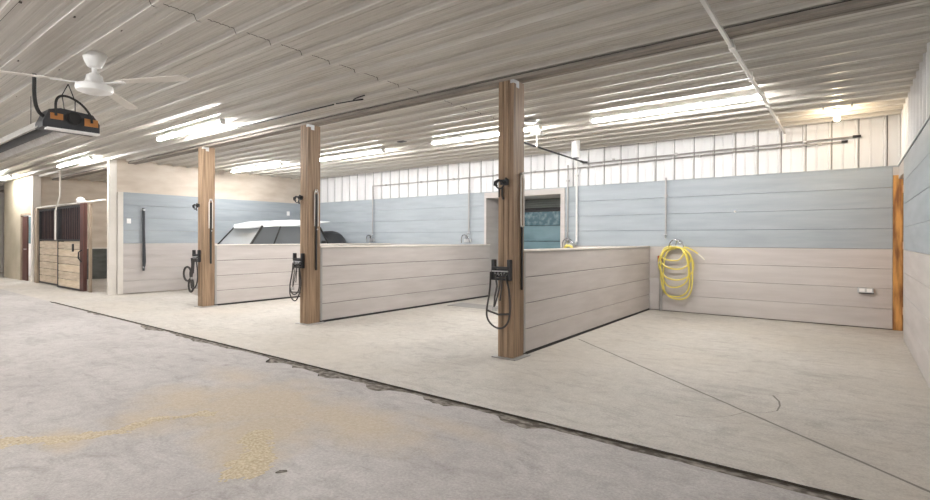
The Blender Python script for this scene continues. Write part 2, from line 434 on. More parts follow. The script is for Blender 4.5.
# shell behind the stall and the camera
m = MB(); m.box(-20.0, -13.9, 10.0, 10.1, 0, CZ, 0); st(m.build('wall_stall_back', 'tan'))
m = MB(); m.box(-20.0, -19.9, 4.60, 10.0, 1.04, CZ, 0); m.box(-20.0, -19.9, 4.60, 10.0, 0, 1.0, 1); m.box(-20.0, -19.88, 4.60, 10.0, 1.0, 1.04, 2)
st(m.build('wall_stall_side', ['tan', 'darkpanel', 'cream']))
m = MB(); m.box(-14.075, -14.06, 4.67, 10, 0, 1.0, 0); st(m.build('wall_stall_near', 'darkpanel'))
m = MB(); ribwall(m, 'x', X0, X1+.1, Y0, -1, 0, CZ, mt=0); m.box(X0, X1+.1, Y0-.1, Y0-.01, 0, CZ, 0); st(m.build('wall_front', 'steelwall'))
# far-left aisle wall, y=4.42, doorway x -21.15..-19.98
m = MB()
m.box(-23.35, -21.15, 4.42, 4.50, 0, CZ, 0); m.box(-21.15, -19.93, 4.42, 4.50, 2.08, CZ, 0)
m.box(-19.93, -19.74, 4.40, 4.60, 0, CZ, 1, .004)
m.box(-23.35, -23.27, 4.42, 7.3, 0, CZ, 2); m.box(-23.27, -23.24, 4.6, 5.6, 1.15, 2.1, 3)
st(m.build('wall_aisle', ['olive', 'cream', 'backroom', 'teal']))
m = MB(); m.box(X0, -23.35, 5.2, 5.3, 2.35, CZ, 0); m.box(X0, -23.35, 5.2, 5.3, 0, 2.35, 1); m.box(X0-.1, X0, Y0, 5.3, 0, CZ, 0)
st(m.build('wall_far_end', ['cream', 'oldwood']))
m = MB(); m.box(-23.3, -20.0, 7.2, 7.3, 0, CZ, 0); m.box(-22.6, -21.5, 7.18, 7.2, 1.15, 2.1, 1); st(m.build('wall_back_room', ['backroom', 'teal']))
m = MB(); m.box(-21.17, -21.13, 4.41, 4.46, 0, 2.1); m.box(-21.15, -19.93, 4.41, 4.51, 2.06, 2.12); st(m.build('trim_9', 'oldwood'))
d = thing('door_3', 'dark maroon door standing ajar in the far left doorway', 'door', (-21.10, 4.45, 0), math.radians(-2)); d['kind'] = 'structure'
m = MB(); m.box(0, .62, 0, .04, .01, 2.03, 0, .004); m.build('door_leaf', 'maroon', d)
m = MB(); m.tube([(.56, 0, 1.0), (.56, -.05, 1.0), (.48, -.05, 1.0)], .012); m.build('door_handle', 'zinc', d)

# ---------------------------------------------------------------- beam
m = MB(); m.box(-26.9, X1, 4.905, 4.96, 3.15, 3.192, 0, .004); m.box(-26.9, X1, 4.965, 5.025, 3.155, 3.192, 0, .004); m.box(-26.9, X1, 5.03, 5.085, 3.15, 3.192, 0, .004); m.box(-26.9, X1, 4.925, 5.07, 3.19, 3.206, 1)  # last box: dark filler painting the shadow line above the beam
m2 = m
st(m2.build('beam', ['beam', 'gap_and_shade']))
bpy.data.objects['beam'].name = 'trim_10'

# ---------------------------------------------------------------- posts and partitions
p = thing('timber_post', 'nearest timber post with black bridle rack, at the front of the right stall', 'post', (-3.12, 5.0, 0), group='timber posts under the beam')
m = MB()
for a, b in ((-.1, -.035), (-.031, .034), (.038, .1)): m.box(a, b, -.115, .12, .012, 3.149, 0, .003)
m.build('timber', 'wood', p)
m = MB(); m.box(-.16, .16, -.16, .18, 0, .012, 0, .002); m.build('base_plate', 'pipe', p)
m = MB(); m.box(.06, .104, -.06, .0, 3.07, 3.148); m.box(.06, .104, -.119, -.06, 3.11, 3.148); m.build('top_bracket', 'zinc', p)
dup(p, (-6.89, 5.0, 0), 'middle timber post, between the two low partitions facing the aisle')
dup(p, (-10.23, 4.98, 0), 'farthest timber post, nearest the grey left wall')

def partition(x, y0, y1, label, thing_name='stall_partition'):
    L = y1-y0
    t = thing(thing_name, label, 'partition', (x, y0, 0), rz=math.radians(.7) if x > -4 else 0, group='low beige stall partitions')
    m = MB()
    zs = [.03, .30, .60, .905, 1.205]
    for i in range(4): m.box(-.10, 0, 0, L, zs[i]+.0035, zs[i+1]-.0035, 0, .004)
    m.box(-.085, -.015, .01, L-.01, .03, 1.2, 1)
    m.build('boards', ['beige', 'gap_and_shade'], t)
    m = MB(); m.box(-.112, .012, 0, L, 1.206, 1.232, 0, .004); m.box(-.105, .006, 0, L, 1.196, 1.206, 1); m.build('top_cap', ['cream', 'pipe'], t)
    m = MB(); m.box(-.095, .0, 0, L, 0, .03, 0); m.build('base_strip', 'rubber', t)
    m = MB(); m.box(-.11, .010, -.005, .035, .03, 1.206); m.build('end_channel', 'pipe', t)
    return t
partition(-3.03, 5.13, 9.98, 'nearest low beige partition, bordering the right stall with the hose')
partition(-6.80, 5.13, 9.96, 'middle low beige partition running back to the doorway wall')
partition(-10.14, 5.11, 9.98, 'farthest low beige partition, in front of the parked car')

# post hardware ------------------------------------------------------
def hardware(px, py, which, k):
    yf = py-.115
    gl = {'near': 'nearest timber post', 'mid': 'middle timber post', 'far': 'farthest timber post'}[which]
    # cross tie hook high on the post
    lx = px-.02 if which == 'near' else px-.09
    h = thing('tie_hook', 'black iron tie hook high on the %s' % gl, 'hook', (lx, yf, 2.0), group='tie hooks on posts')
    m = MB(); m.box(-.05, .06, -.012, 0, -.03, .03, 0, .003); m.build('plate', 'black', h)
    m = MB(); m.tube([(-.03, -.01, .01), (-.05, -.05, .02), (-.09, -.06, .0), (-.10, -.05, -.03), (-.07, -.04, -.045)], .014)
    m.tube([(.05, -.01, .01), (.06, -.06, .03), (.09, -.07, .01), (.08, -.05, -.03), (.03, -.045, -.035), (0, -.04, 0)], .014)
    m.tube([(-.03+.05*math.cos(a), -.045, -.03+.045*math.sin(a)) for a in [2*PI*i/16 for i in range(16)]], .009, closed=True)
    m.build('double_ring', 'black', h, True)
    if which == 'near':
        m = MB(); m.tube([(.0, -.04, -.07), (-.01, -.03, -.15), (.01, -.03, -.20)], .012); m.tube([(-.05, -.03, -.08), (-.055, -.02, -.17)], .009); m.build('snap', 'leather', h, True)
    else:
        m = MB(); m.tube([(.0, -.04, -.05), (.01, -.03, -.10)], .012); m.build('snap', 'leather', h, True)
    # rack
    rx = px-.035 if which == 'near' else px-.10
    r = thing('bridle_rack', 'small black metal bracket rack on the %s' % gl, 'rack', (rx, yf, .885), group='bridle racks on posts')
    m = MB()
    for s in (-1, 1): m.box(s*.105-.022, s*.105+.022, -.05, 0, 0, .235, 0, .004)
    m.box(-.11, .11, -.045, -.02, .0, .025); m.box(-.11, .11, -.06, -.03, .135, .155); m.box(-.105, .105, -.012, 0, .03, .13)
    m.build('bracket', 'black', r)
    m = MB()
    for s in (-.06, -.02, .025, .065): m.tube([(s, -.012, .07), (s, -.055, .06), (s, -.075, .085)], .009)
    m.split('peg', 'zinc', r, True)
    m = MB(); m.tube([(-.105, -.062, .105), (.105, -.062, .105)], .008); m.build('cross_bar', 'zinc', r)
    # bridle
    b = thing('leather_bridle', {'near': 'black strap bridle looped wide under the rack of the nearest post',
        'mid': 'black strap bridle hanging in narrow loops from the middle post',
        'far': 'black strap bridle bunched beside the farthest post with a round loop'}[which], 'bridle', (rx, yf-.07, .88), group='bridles hanging on posts')
    m = MB()
    if which == 'near':
        lp = [(-.12, 0, .10), (-.125, 0, -.05), (-.14, -.01, -.20), (-.165, -.015, -.33), (-.16, -.02, -.42), (-.11, -.02, -.49), (-.03, -.02, -.53), (.05, -.02, -.53), (.12, -.02, -.47), (.145, -.01, -.38), (.14, 0, -.22), (.125, 0, -.08), (.09, 0, .02), (.07, 0, .08)]
        m.tube(smooth(lp), .011)
        m.tube([(-.165, -.015, -.34), (0, -.02, -.375), (.145, -.01, -.36)], .012)
    elif which == 'mid':
        for dx, w, dp in ((0, .13, .52), (-.03, .09, .42)):
            m.tube(smooth([(-.06+dx, 0, .08), (-w+.02+dx, 0, -.08), (-w-.02+dx*1.5, -.01, -.26), (-w+dx-.03, -.01, -dp+.1), (-.06+dx, -.01, -dp), (.04, -.01, -dp+.02), (w, 0, -.30), (w-.01, 0, -.14), (.07, 0, .08)]), .010)
        m.tube([(-.13, -.01, -.38), (.13, -.01, -.37)], .009)
    else:
        m.tube(smooth([(-.06, 0, .08), (-.02, 0, -.12), (-.1, 0, -.28), (-.08, -.01, -.47), (.03, -.01, -.53), (.13, 0, -.40), (.15, 0, -.2), (.07, 0, .08)]), .013)
        m.tube([(-.26+.16*math.cos(a), -.01, -.24+.14*math.sin(a)) for a in [2*PI*i/24 for i in range(24)]], .020, closed=True)
        m.tube([(-.13+.10*math.cos(a), .0, -.46+.13*math.sin(a)) for a in [2*PI*i/24 for i in range(24)]], .020, closed=True)
        m.tube(smooth([(-.09, 0, .08), (-.06, 0, -.1), (-.16, 0, -.2), (-.12, 0, -.36), (-.08, 0, -.52)]), .026)
    m.build('headstall', 'leather', b, True)
    m = MB()
    m.strap([(-.05, -.01, .08), (-.02, -.02, -.06), (-.05, -.02, -.18), (-.06, -.02, -.30)], .02, .006)
    m.strap([(.02, -.01, .08), (.02, -.02, -.05), (-.01, -.02, -.16), (-.05, -.02, -.28)], .016, .006)
    m.strap([(.05, -.01, .08), (.04, -.02, -.08), (.02, -.02, -.22)], .014, .006)
    m.split('cheek_strap', 'leather', b)
    m = MB(); m.box(-.085, -.02, -.03, -.015, -.34, -.295); m.build('buckle', 'pipe', b)
    # cross-tie strap on the right face
    fx = px+.1
    t = thing('cross_tie', {'near': 'cross tie strap on right face of nearest post, pale above and black below',
        'mid': 'long black cross tie strap on right face of middle post', 'far': 'long black cross tie strap on right face of farthest post'}[which], 'strap', (fx, py+.0, 0), group='cross ties on posts')
    lo = .77 if which == 'near' else .85
    m = MB()
    if which == 'near':
        m.box(.002, .02, .045, .075, lo, 1.52, 0, .004); m.build('black_strap', 'rubber', t)
        m = MB(); m.tube([(.015, .03, 1.5), (.015, .03, 2.03), (.015, .045, 2.11), (.015, .07, 2.12), (.015, .09, 2.05), (.015, .09, 1.5)], .010); m.build('pale_cord', 'cream', t, True)
    else:
        m.box(.002, .02, .02, .055, lo, 2.06, 0, .004); m.build('black_strap', 'rubber', t)
        m = MB(); m.tube([(.015, .0, 1.55), (.015, .0, 2.06), (.015, .02, 2.13), (.015, .05, 2.13), (.015, .07, 2.06), (.015, .07, 1.55)], .008); m.build('pale_cord', 'cream', t, True)
    m = MB(); m.tube([(0, .04, 2.10), (.03, .04, 2.10)], .014); m.tube([(0, .05, 1.50), (.03, .05, 1.50)], .012); m.split('eye_bolt', 'pipe', t)

def smooth(pts, it=3):
    pts = [Vector(p) for p in pts]
    for _ in range(it):
        o = [pts[0]]
        for a, b in zip(pts, pts[1:]): o += [a.lerp(b, .25), a.lerp(b, .75)]
        o.append(pts[-1]); pts = o
    return pts
hardware(-3.12, 5.0, 'near', 0); hardware(-6.89, 5.0, 'mid', 1); hardware(-10.23, 4.98, 'far', 2)

# ---------------------------------------------------------------- fluorescent fixtures
def fixture(loc, label, group='fluorescent ceiling fixtures'):
    t = thing('ceiling_light', label, 'light', loc, group=group)
    m = MB(); m.box(-1.15, 1.15, -.045, .045, -.045, 0, 0, .006); m.build('housing', 'white', t)
    m = MB(); m.prism([(-.034, -.045), (-.032, -.070), (-.016, -.082), (.016, -.082), (.032, -.070), (.034, -.045)], 'x', -1.12, 1.12); m.build('diffuser', 'tube', t)
    m = MB(); m.box(-1.16, -1.12, -.042, .042, -.088, -.045, 0, .004); m.box(1.12, 1.16, -.042, .042, -.088, -.045, 0, .004); m.split('end_cap', 'white', t)
    return t
FZ = CZ-.032
fx = fixture((-2.02, 7.38, FZ), 'bright fluorescent fixture over the right stall, beside the ceiling conduit')
for x, y, l in ((-5.15, 7.3, 'fluorescent fixture partly behind the nearest post, over the middle stall'),
                (-8.8, 7.32, 'fluorescent fixture just right of the middle post, over the third stall'),
                (-12.2, 7.2, 'fluorescent fixture over the parked car, right of the farthest post'),
                (-8.95, 4.05, 'brightest fluorescent fixture of the aisle row, left of the farthest post'),
                (-14.85, 4.08, 'fluorescent fixture over the aisle just outside the open horse stall'),
                (-20.9, 3.9, 'farthest fluorescent fixture of the aisle row, at the left edge')):
    dup(fx, (x, y, FZ), l)
for x in (-1.6, -5.5, -9.5, -14.5, -20.0): dup(fx, (x, -1.2, FZ), 'added fluorescent fill fixture behind the camera, out of the picture')  # added fill lamps behind the camera, raising the room's brightness
dup(fx, (-21.5, 5.8, FZ), 'added fluorescent fixture lighting the small back room behind the far left doorway')  # added lamp so the back room shows bright through the doorway
dup(fx, (-17.0, 8.4, FZ), 'fluorescent fixture inside the horse stall')

# bulb lamp in the far corner
t = thing('bulb_lamp', 'bare warm bulb in a ceiling holder near the far right corner', 'lamp', (-.16, 9.0, CZ-.032))
m = MB(); m.lathe([(.055, 0), (.055, -.02), (.035, -.045), (.028, -.07)]); m.build('lamp_holder', 'white', t, True)
m = MB(); m.lathe([(.014, -.07), (.022, -.09), (.038, -.12), (.036, -.145), (.018, -.165), (.002, -.17)]); m.build('bulb', 'bulb', t, True)
t = thing('hanger_bar', 'thin ceiling bar with two short pegs beside the bare bulb', 'bar', (-.15, 8.62, CZ-.032))
m = MB(); m.tube([(-.2, 0, -.01), (.2, 0, -.01)], .006); m.build('rod', 'pipe', t)
for s in (-1, 1):
    m = MB(); m.tube([(s*.16, 0, 0), (s*.16, 0, -.07)], .010); m.build('peg', 'pipe', t)

# ---------------------------------------------------------------- ceiling fan
t = thing('ceiling_fan', 'white ceiling fan with long thin blades over the aisle', 'fan', (-6.22, 1.88, 0))
m = MB(); m.lathe([(.108, 3.248), (.11, 3.235), (.085, 3.16), (.06, 3.11), (.035, 3.10)], n=28); m.build('canopy', 'white', t, True)
m = MB(); m.lathe([(.024, 3.105), (.024, 3.05), (.045, 3.045), (.045, 3.02)], n=20); m.build('downrod', 'white', t, True)
m = MB(); m.lathe([(.045, 3.035), (.068, 3.025), (.08, 2.965), (.10, 2.94), (.160, 2.92), (.165, 2.89), (.155, 2.86), (.09, 2.838), (.02, 2.835)], n=32); m.build('motor', 'white', t, True)
for ang in (247, 27, 142):
    a = math.radians(ang); R = Matrix.Rotation(a, 4, 'Z') @ Matrix.Rotation(math.radians(-5), 4, 'X')
    m = MB()
    out = [(.26, -.025), (.34, -.045), (.9, -.068), (1.04, -.06), (1.08, -.025), (1.08, .03), (1.04, .055), (.9, .06), (.34, .04), (.26, .025)]
    m.prism(out, 'z', -.004, .004)
    bmesh.ops.transform(m.bm, matrix=Matrix.Translation((0, 0, 2.945)) @ R, verts=m.bm.verts)
    bl = m.build('blade', 'cream', t)
    m = MB(); m.box(.08, .36, -.018, .018, -.012, -.004)
    bmesh.ops.transform(m.bm, matrix=Matrix.Translation((0, 0, 2.945)) @ R, verts=m.bm.verts)
    m.build('blade_iron', 'white', bl)

# ---------------------------------------------------------------- infrared tube heater
t = thing('tube_heater', 'black infrared tube heater box with pale reflector hanging over the aisle', 'heater', (-7.42, 1.74, 2.62))
m = MB(); m.prism([(0, .02), (.56, .02), (.56, .13), (.49, .235), (.17, .26), (.06, .23), (0, .08)], 'x', -.30, 0); m.build('burner_box', 'heaterdark', t)
m = MB(); m.prism([(0.04, 0), (.56, 0), (.56, .02), (.04, .02)], 'x', -.10, .015); m.build('bottom_lip', 'white', t)
m = MB(); m.tube([(-.02, .29, .155), (.035, .29, .155)], .075, 20); m.tube([(.03, .29, .155), (.05, .29, .155)], .055, 20); m.build('air_intake', 'rubber', t, True)
m = MB(); m.box(0, .012, .07, .19, .12, .19); m.build('control_plate', 'copper', t)
m = MB(); m.box(0, .012, .40, .54, .09, .18); m.build('control_plate', 'copper', t)
m = MB(); m.tube(smooth([(.02, .12, .16), (.03, .11, .36), (.02, .20, .42), (.03, .35, .36), (.04, .46, .22), (.03, .47, .13)]), .014, 8); m.build('gas_hose', 'rubber', t, True)
m = MB(); m.tube(smooth([(-.1, .05, .14), (0, -.04, .17), (.02, -.08, .3), (.02, -.08, .595)]), .02, 8); m.build('supply_hose', 'rubber', t, True)
m = MB(); m.tube([(-.15, .25, .22), (-.15, .22, .45), (-.15, .28, .595)], .006); m.tube([(-.15, .35, .22), (-.15, .35, .40), (-.15, .28, .595)], .006); m.build('hanger_chain', 'black', t)
m = MB()
pr_ = [(-.02, .02), (.08, .17), (.24, .17), (.34, .02), (.33, .02), (.235, .16), (.085, .16), (-.01, .02)]
m.prism(pr_, 'x', -12.0, -.20); m.build('reflector', 'heaterwhite', t)
m = MB(); m.tube([(-12, .16, .07), (-.3, .16, .07)], .05, 14); m.build('radiant_tube', 'heaterdark', t, True)
m = MB()
for i in range(5): m.tube([(-1.2-i*2.4, .16, .17), (-1.2-i*2.4, .16, .595)], .005)
m.split('suspension_chain', 'black', t)

# ---------------------------------------------------------------- ceiling conduit + plumbing
t = thing('electrical_conduit', 'white conduit running across the ceiling and down the back wall', 'conduit', (-.88, 0, 0))
m = MB(); m.box(-.016, .016, -2.8, 9.98, 3.118, 3.147, 0, .003); m.box(-.016, .016, 9.955, 9.985, 2.95, 3.14, 0, .003); m.build('channel', 'whitetrack', t)
for y in (5.25, 6.4, 7.8, 8.9):
    m = MB(); m.box(-.024, .024, y-.05, y+.05, 3.110, 3.155, 0, .003); m.box(-.012, .012, y-.012, y+.012, 3.15, 3.21); m.build('coupling', 'whitetrack', t)
t = thing('water_pipe', 'upper grey pipe along the white steel back wall, ending near the corner', 'pipe', (0, 9.955, 0), group='horizontal pipes on back wall')
m = MB(); m.tube([(-4.46, 0, 2.93), (.123, 0, 2.963)], .012); m.build('pipe_run', 'pipe', t)
m = MB(); m.tube([(.02, 0, 2.963), (.125, 0, 2.963)], .02); m.build('end_cap', 'black', t)
for x in (-3.8, -2.6, -1.33, -.6):
    m = MB(); m.box(x-.02, x+.02, -.015, .025, 2.93, 2.975); m.build('clamp', 'pipe', t)
t = thing('water_pipe', 'lower grey pipe with its end short of the corner on the back wall', 'pipe', (0, 9.955, 0), group='horizontal pipes on back wall')
m = MB(); m.tube([(-10.83, 0, 2.85), (-4.8, 0, 2.85), (-1.33, 0, 2.895), (-.05, 0, 2.90)], .011); m.build('pipe_run', 'pipe', t)
m = MB(); m.tube([(-.12, 0, 2.90), (-.04, 0, 2.90)], .02); m.build('end_cap', 'black', t)
for x in (-10.3, -9.0, -7.9, -6.6, -5.6, -4.3, -2.2, -.4):
    m = MB(); m.box(x-.02, x+.02, -.015, .025, 2.83+.009*max(0, x+5), 2.875+.009*max(0, x+5)); m.build('clamp', 'pipe', t)
def drop(x, ztop, zbot, label, r=.016, mt='pipe'):
    t = thing('water_drop_pipe', label, 'pipe', (x, 9.955, 0), group='vertical drop pipes on back wall')
    m = MB(); m.tube([(0, 0, ztop), (0, 0, zbot)], r, 10); m.build('pipe_run', mt, t)
    m = MB(); m.tube([(0, 0, zbot), (0, -.05, zbot-.02), (.02, -.08, zbot-.06)], .016, 8); m.tube([(-.03, -.02, zbot+.01), (.04, -.02, zbot+.01)], .012); m.split('spigot', 'zinc', t, True)
    m = MB(); m.box(-.03, .03, -.0, .025, ztop-.35, ztop-.31); m.build('clamp', 'pipe', t)
drop(-10.83, 2.85, 1.48, 'vertical pipe with spigot on the grey wall, right of the middle post')
drop(-7.42, 2.85, 1.50, 'vertical pipe with spigot on the grey wall, left of the doorway')
drop(-4.80, 2.93, 1.34, 'grey vertical pipe closest to the doorway edge')
drop(-4.595, 3.02, 1.30, 'pale vertical pipe second from the doorway edge', .019, 'whitetrack')
drop(-2.785, 2.52, 1.44, 'short vertical pipe with spigot above the yellow hose')
t = thing('standpipe', 'grey standpipe with red valve handle left of the yellow hose', 'pipe', (-2.87, 9.945, 0))
m = MB(); m.tube([(0, 0, 0), (0, 0, .95)], .025, 12); m.build('pipe_run', 'pipe', t)
m = MB(); m.tube([(0, 0, .93), (0, -.06, .95), (.01, -.10, .90)], .022); m.build('faucet', 'zinc', t, True)
m = MB(); m.box(-.04, .03, -.07, -.02, .93, 1.05, 0, .008); m.build('valve_handle', 'red', t)

def hose(x, top, bot, label, full=True, drop_=0, hm='yellow'):
    # hanger
    h = thing('hose_hanger', 'chrome arched hanger on the wall ' + label[0], 'hanger', (x, 9.99, top), group='chrome hose hangers')
    m = MB()
    m.tube(smooth([(-.17, -.06, -.14), (-.15, -.10, -.02), (-.08, -.12, .06), (0, -.12, .05), (.07, -.11, -.03)]), .013, 8)
    m.tube(smooth([(-.06, -.01, -.06), (-.02, -.10, .03), (.05, -.12, .05), (.10, -.12, -.04), (.11, -.11, -.13)]), .011, 8); m.build('arch', 'chrome', h, True)
    m = MB(); m.box(-.13, .09, -.03, 0, -.12, -.04, 0, .004); m.build('wall_plate', 'zinc', h)
    c = thing('garden_hose', label[1], 'hose', (x, 9.93, top), group='coiled hoses on hangers')
    m = MB(); pts = []
    if full:
        loops = [(-.30, .10, -.34), (-.30, .22, -.50), (-.33, .27, -.70), (-.30, .20, -.84), (-.33, .22, -1.02), (-.28, .28, -1.06)]
    else:
        loops = [(-.16, .12, -.5), (-.18, .14, -.6), (-.15, .15, -.7)]
    for i, (l, r_, b) in enumerate(loops):
        yy = -.02 - .02*(i % 4); cx = (l+r_)/2; w = (r_-l)/2; tz = -.07 - .012*(i % 3) - drop_; cz = (tz+b)/2; hh = (tz-b)/2
        for k in range(28):
            a = PI/2 + 2*PI*k/28
            ca, sa = math.cos(a), math.sin(a)
            px_ = cx + w*math.copysign(abs(ca)**.8, ca) + .02*math.sin(3*a+i)
            pts.append((px_, yy-.012*math.sin(a*2), cz+hh*math.copysign(abs(sa)**.85, sa)))
    if full: pts += [(.05, -.09, -.05), (.20, -.10, -.08), (.30, -.10, -.14), (.36, -.09, -.20)]
    pts = [Vector(p) for p in pts]
    for _ in range(2):
        pts = [pts[0]] + [(a+b*2+c_)/4 for a, b, c_ in zip(pts, pts[1:], pts[2:])] + [pts[-1]]
    m.tube(pts, .0135, 8); m.build('coil', hm, c, True)
    if full:
        m = MB(); m.tube([pts[-1], pts[-1]+Vector((.07, 0, -.06)), pts[-1]+Vector((.11, 0, -.10))], .014, 8); m.build('hose_end', 'palehose', c, True)
hose(-2.55, 1.30, 0, ('above the large yellow hose in the right stall', 'long yellow hose coiled on the beige wall of the right stall'))
hose(-4.74, 1.31, 0, ('at the foot of the paired pipes beside the doorway', 'yellow hose coil just showing over the nearest partition'), False, .0)
hose(-7.45, 1.40, 0, ('below the pipe left of the doorway', 'pale hose coil low behind the middle partition, left of the doorway'), False, .14, 'palehose')
hose(-10.86, 1.40, 0, ('below the pipe right of the middle post', 'pale hose coil on the back wall right of the parked car'), False, .10, 'palehose')

# ceiling bits
t = thing('ceiling_junction', 'small white ceiling box with drop stem holding the overhead pipe', 'box', (-4.30, 7.75, CZ-.032))
m = MB(); m.box(-.10, .07, -.05, .05, -.07, 0, 0, .006); m.build('box', 'white', t)
m = MB(); m.tube([(-.02, 0, -.07), (-.02, 0, -.26)], .009); m.tube([(-.02, 0, -.22), (-.02, 0, -.28)], .02); m.build('stem', 'pipe', t)
t = thing('overhead_pipe', 'dark pipe crossing above the middle stall to the back wall', 'pipe', (-4.46, 7.3, 2.97))
m = MB(); m.tube([(.15, 0, -.02), (0, 2.62, 0)], .017); m.build('pipe_run', 'black', t)
m = MB(); m.tube([(0, 2.55, 0), (.02, 2.65, -.01), (.1, 2.66, -.02)], .025); m.build('elbow', 'black', t)
o = MB(); o.lathe([(.078, 0), (.08, -.02), (.08, -.315), (.07, -.33)]); o.build('sleeve', 'white', thing('vent_cylinder', 'white cylinder hanging from the ceiling near the back wall', 'vent', (-4.19, 9.03, CZ-.01)), True)
tt = bpy.data.objects['vent_cylinder']; o = MB(); o.lathe([(.062, -.331), (.062, -.34), (.05, -.342)]); o.build('opening', 'black', tt, True)
m = MB(); m.lathe([(.10, 0), (.10, -.02), (.07, -.035), (.03, -.037)]); tag(m.build('smoke_detector', 'pipe', None, True), 'round grey detector disc on the ceiling right of nearest post', 'detector', loc=(-4.03, 7.02, CZ-.032))
m = MB(); m.box(-.09, .09, -.05, .05, -.025, 0, 0, .01); tag(m.build('ceiling_plate', 'black'), 'small dark plate on the ceiling between the two bright fixtures', 'plate', loc=(-6.83, 7.02, CZ-.03))
m = MB(); m.tube(smooth([(-.35, .02, -.01), (-.15, -.02, -.035), (.05, -.04, -.05), (.2, .03, -.04), (.12, .06, -.015), (-.02, .02, -.03), (.1, -.03, -.02), (.25, 0, 0)]), .008)
tag(m.build('loose_cable', 'rubber'), 'loose dark cable loop at the ceiling beside the beam', 'cable', loc=(-5.3, 4.50, CZ-.03))
m = MB(); m.tube([(0, 0, -.018), (2.0, 0, -.02), (2.02, 0, -.02)], .01); m.tube([(-.5, 0, -.012), (0, 0, -.016)], .008)
tag(m.build('ceiling_cable', 'rubber'), 'thin dark cable along the ceiling left of the loose loop', 'cable', loc=(-7.7, 4.50, CZ-.03))

# ---------------------------------------------------------------- small wall things
t = thing('wall_outlet', 'silver double outlet box low on the right end of the back wall', 'outlet', (.185, 10.0, .582))
m = MB(); m.box(-.10, .10, -.045, 0, -.04, .04, 0, .005); m.build('box', 'zinc', t)
for s in (-1, 1):
    m = MB(); m.box(s*.045-.033, s*.045+.033, -.052, -.045, -.024, .028, 0, .002); m.build('cover_flap', 'white', t)
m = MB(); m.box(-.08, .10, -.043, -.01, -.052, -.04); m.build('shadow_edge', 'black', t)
m = MB(); m.box(0, .012, -.045, .045, -.06, .06, 0, .003); t = tag(m.build('light_switch', 'white'), 'white wall plate at the front end of the grey left wall', 'switch', loc=(-13.93, 4.92, 1.765))
m = MB(); m.box(.012, .018, -.01, .01, -.018, .018); m.build('toggle', 'white', t)
m = MB(); m.box(0, .012, -.05, .05, -.065, .065, 0, .003); t = tag(m.build('light_switch', 'white'), 'white wall plate above the parked car on the grey left wall', 'switch', loc=(-13.93, 9.30, 2.13))
m = MB(); m.box(.012, .018, -.01, .01, -.018, .018); m.build('toggle', 'white', t)
t = thing('wall_bar', 'tall dark vertical bar hanging on the grey and beige left wall', 'bar', (-13.93, 5.235, .52))
m = MB(); m.tube([(.04, 0, .03), (.05, .01, .25), (.04, 0, 1.0), (.04, 0, 1.57)], [.025, .04, .03, .03], 8); m.build('rod', 'heaterdark', t, True)
m = MB(); m.tube([(0, 0, 1.53), (.07, 0, 1.53)], .03); m.tube([(0, .0, .12), (.07, .0, .12)], .03); m.split('bracket', 'zinc', t)
m = MB(); m.lathe([(.018, 0), (.018, .03), (.01, .04)]); bmesh.ops.rotate(m.bm, matrix=Matrix.Rotation(PI/2, 3, 'X'), verts=m.bm.verts)
tag(m.build('wall_knob', 'white'), 'tiny pale round button on the grey boards of the back wall', 'knob', loc=(-1.62, 10.0, 1.85))  # small pale knob on the wall boards
m = MB(); m.box(-.55, .55, -.25, .25, .0015, .012, 0, .004); tag(m.build('drain_grate', 'mat'), 'flat grey drain mat on the floor behind the middle partition end', 'mat', loc=(-6.0, 8.3, 0))

# ---------------------------------------------------------------- parked car (tail to the aisle, along +y)
cx0, cx1 = -12.95, -11.30
t = thing('parked_car', 'white-roofed car with dark windows parked behind the farthest partition', 'car', (-12.125, 6.1, 0))
W = .825
def loft(m, secs, mi=0):
    rings = [[m.bm.verts.new(p) for p in s] for s in secs]
    for A, B in zip(rings, rings[1:]):
        n = len(A)
        for k in range(n): m.face((A[k], A[(k+1) % n], B[(k+1) % n], B[k]), mi)
    m.face(rings[0][::-1], mi); m.face(rings[-1], mi)
def sec(y, w, z0, z1, r=.12):
    return [(-w, y, z0), (w, y, z0), (w, y, z1-r), (w-r*.3, y, z1-r*.3), (w-r, y, z1), (-w+r, y, z1), (-w+r*.3, y, z1-r*.3), (-w, y, z1-r)]
m = MB(); loft(m, [sec(.12, W-.12, .45, .80), sec(.16, W-.03, .30, 1.02), sec(.45, W, .26, 1.13), sec(2.9, W, .26, 1.13), sec(3.35, W-.03, .26, 1.10), sec(3.66, W-.1, .30, 1.02), sec(3.80, W-.16, .40, .75)]); m.build('body', 'carwhite', t, True)
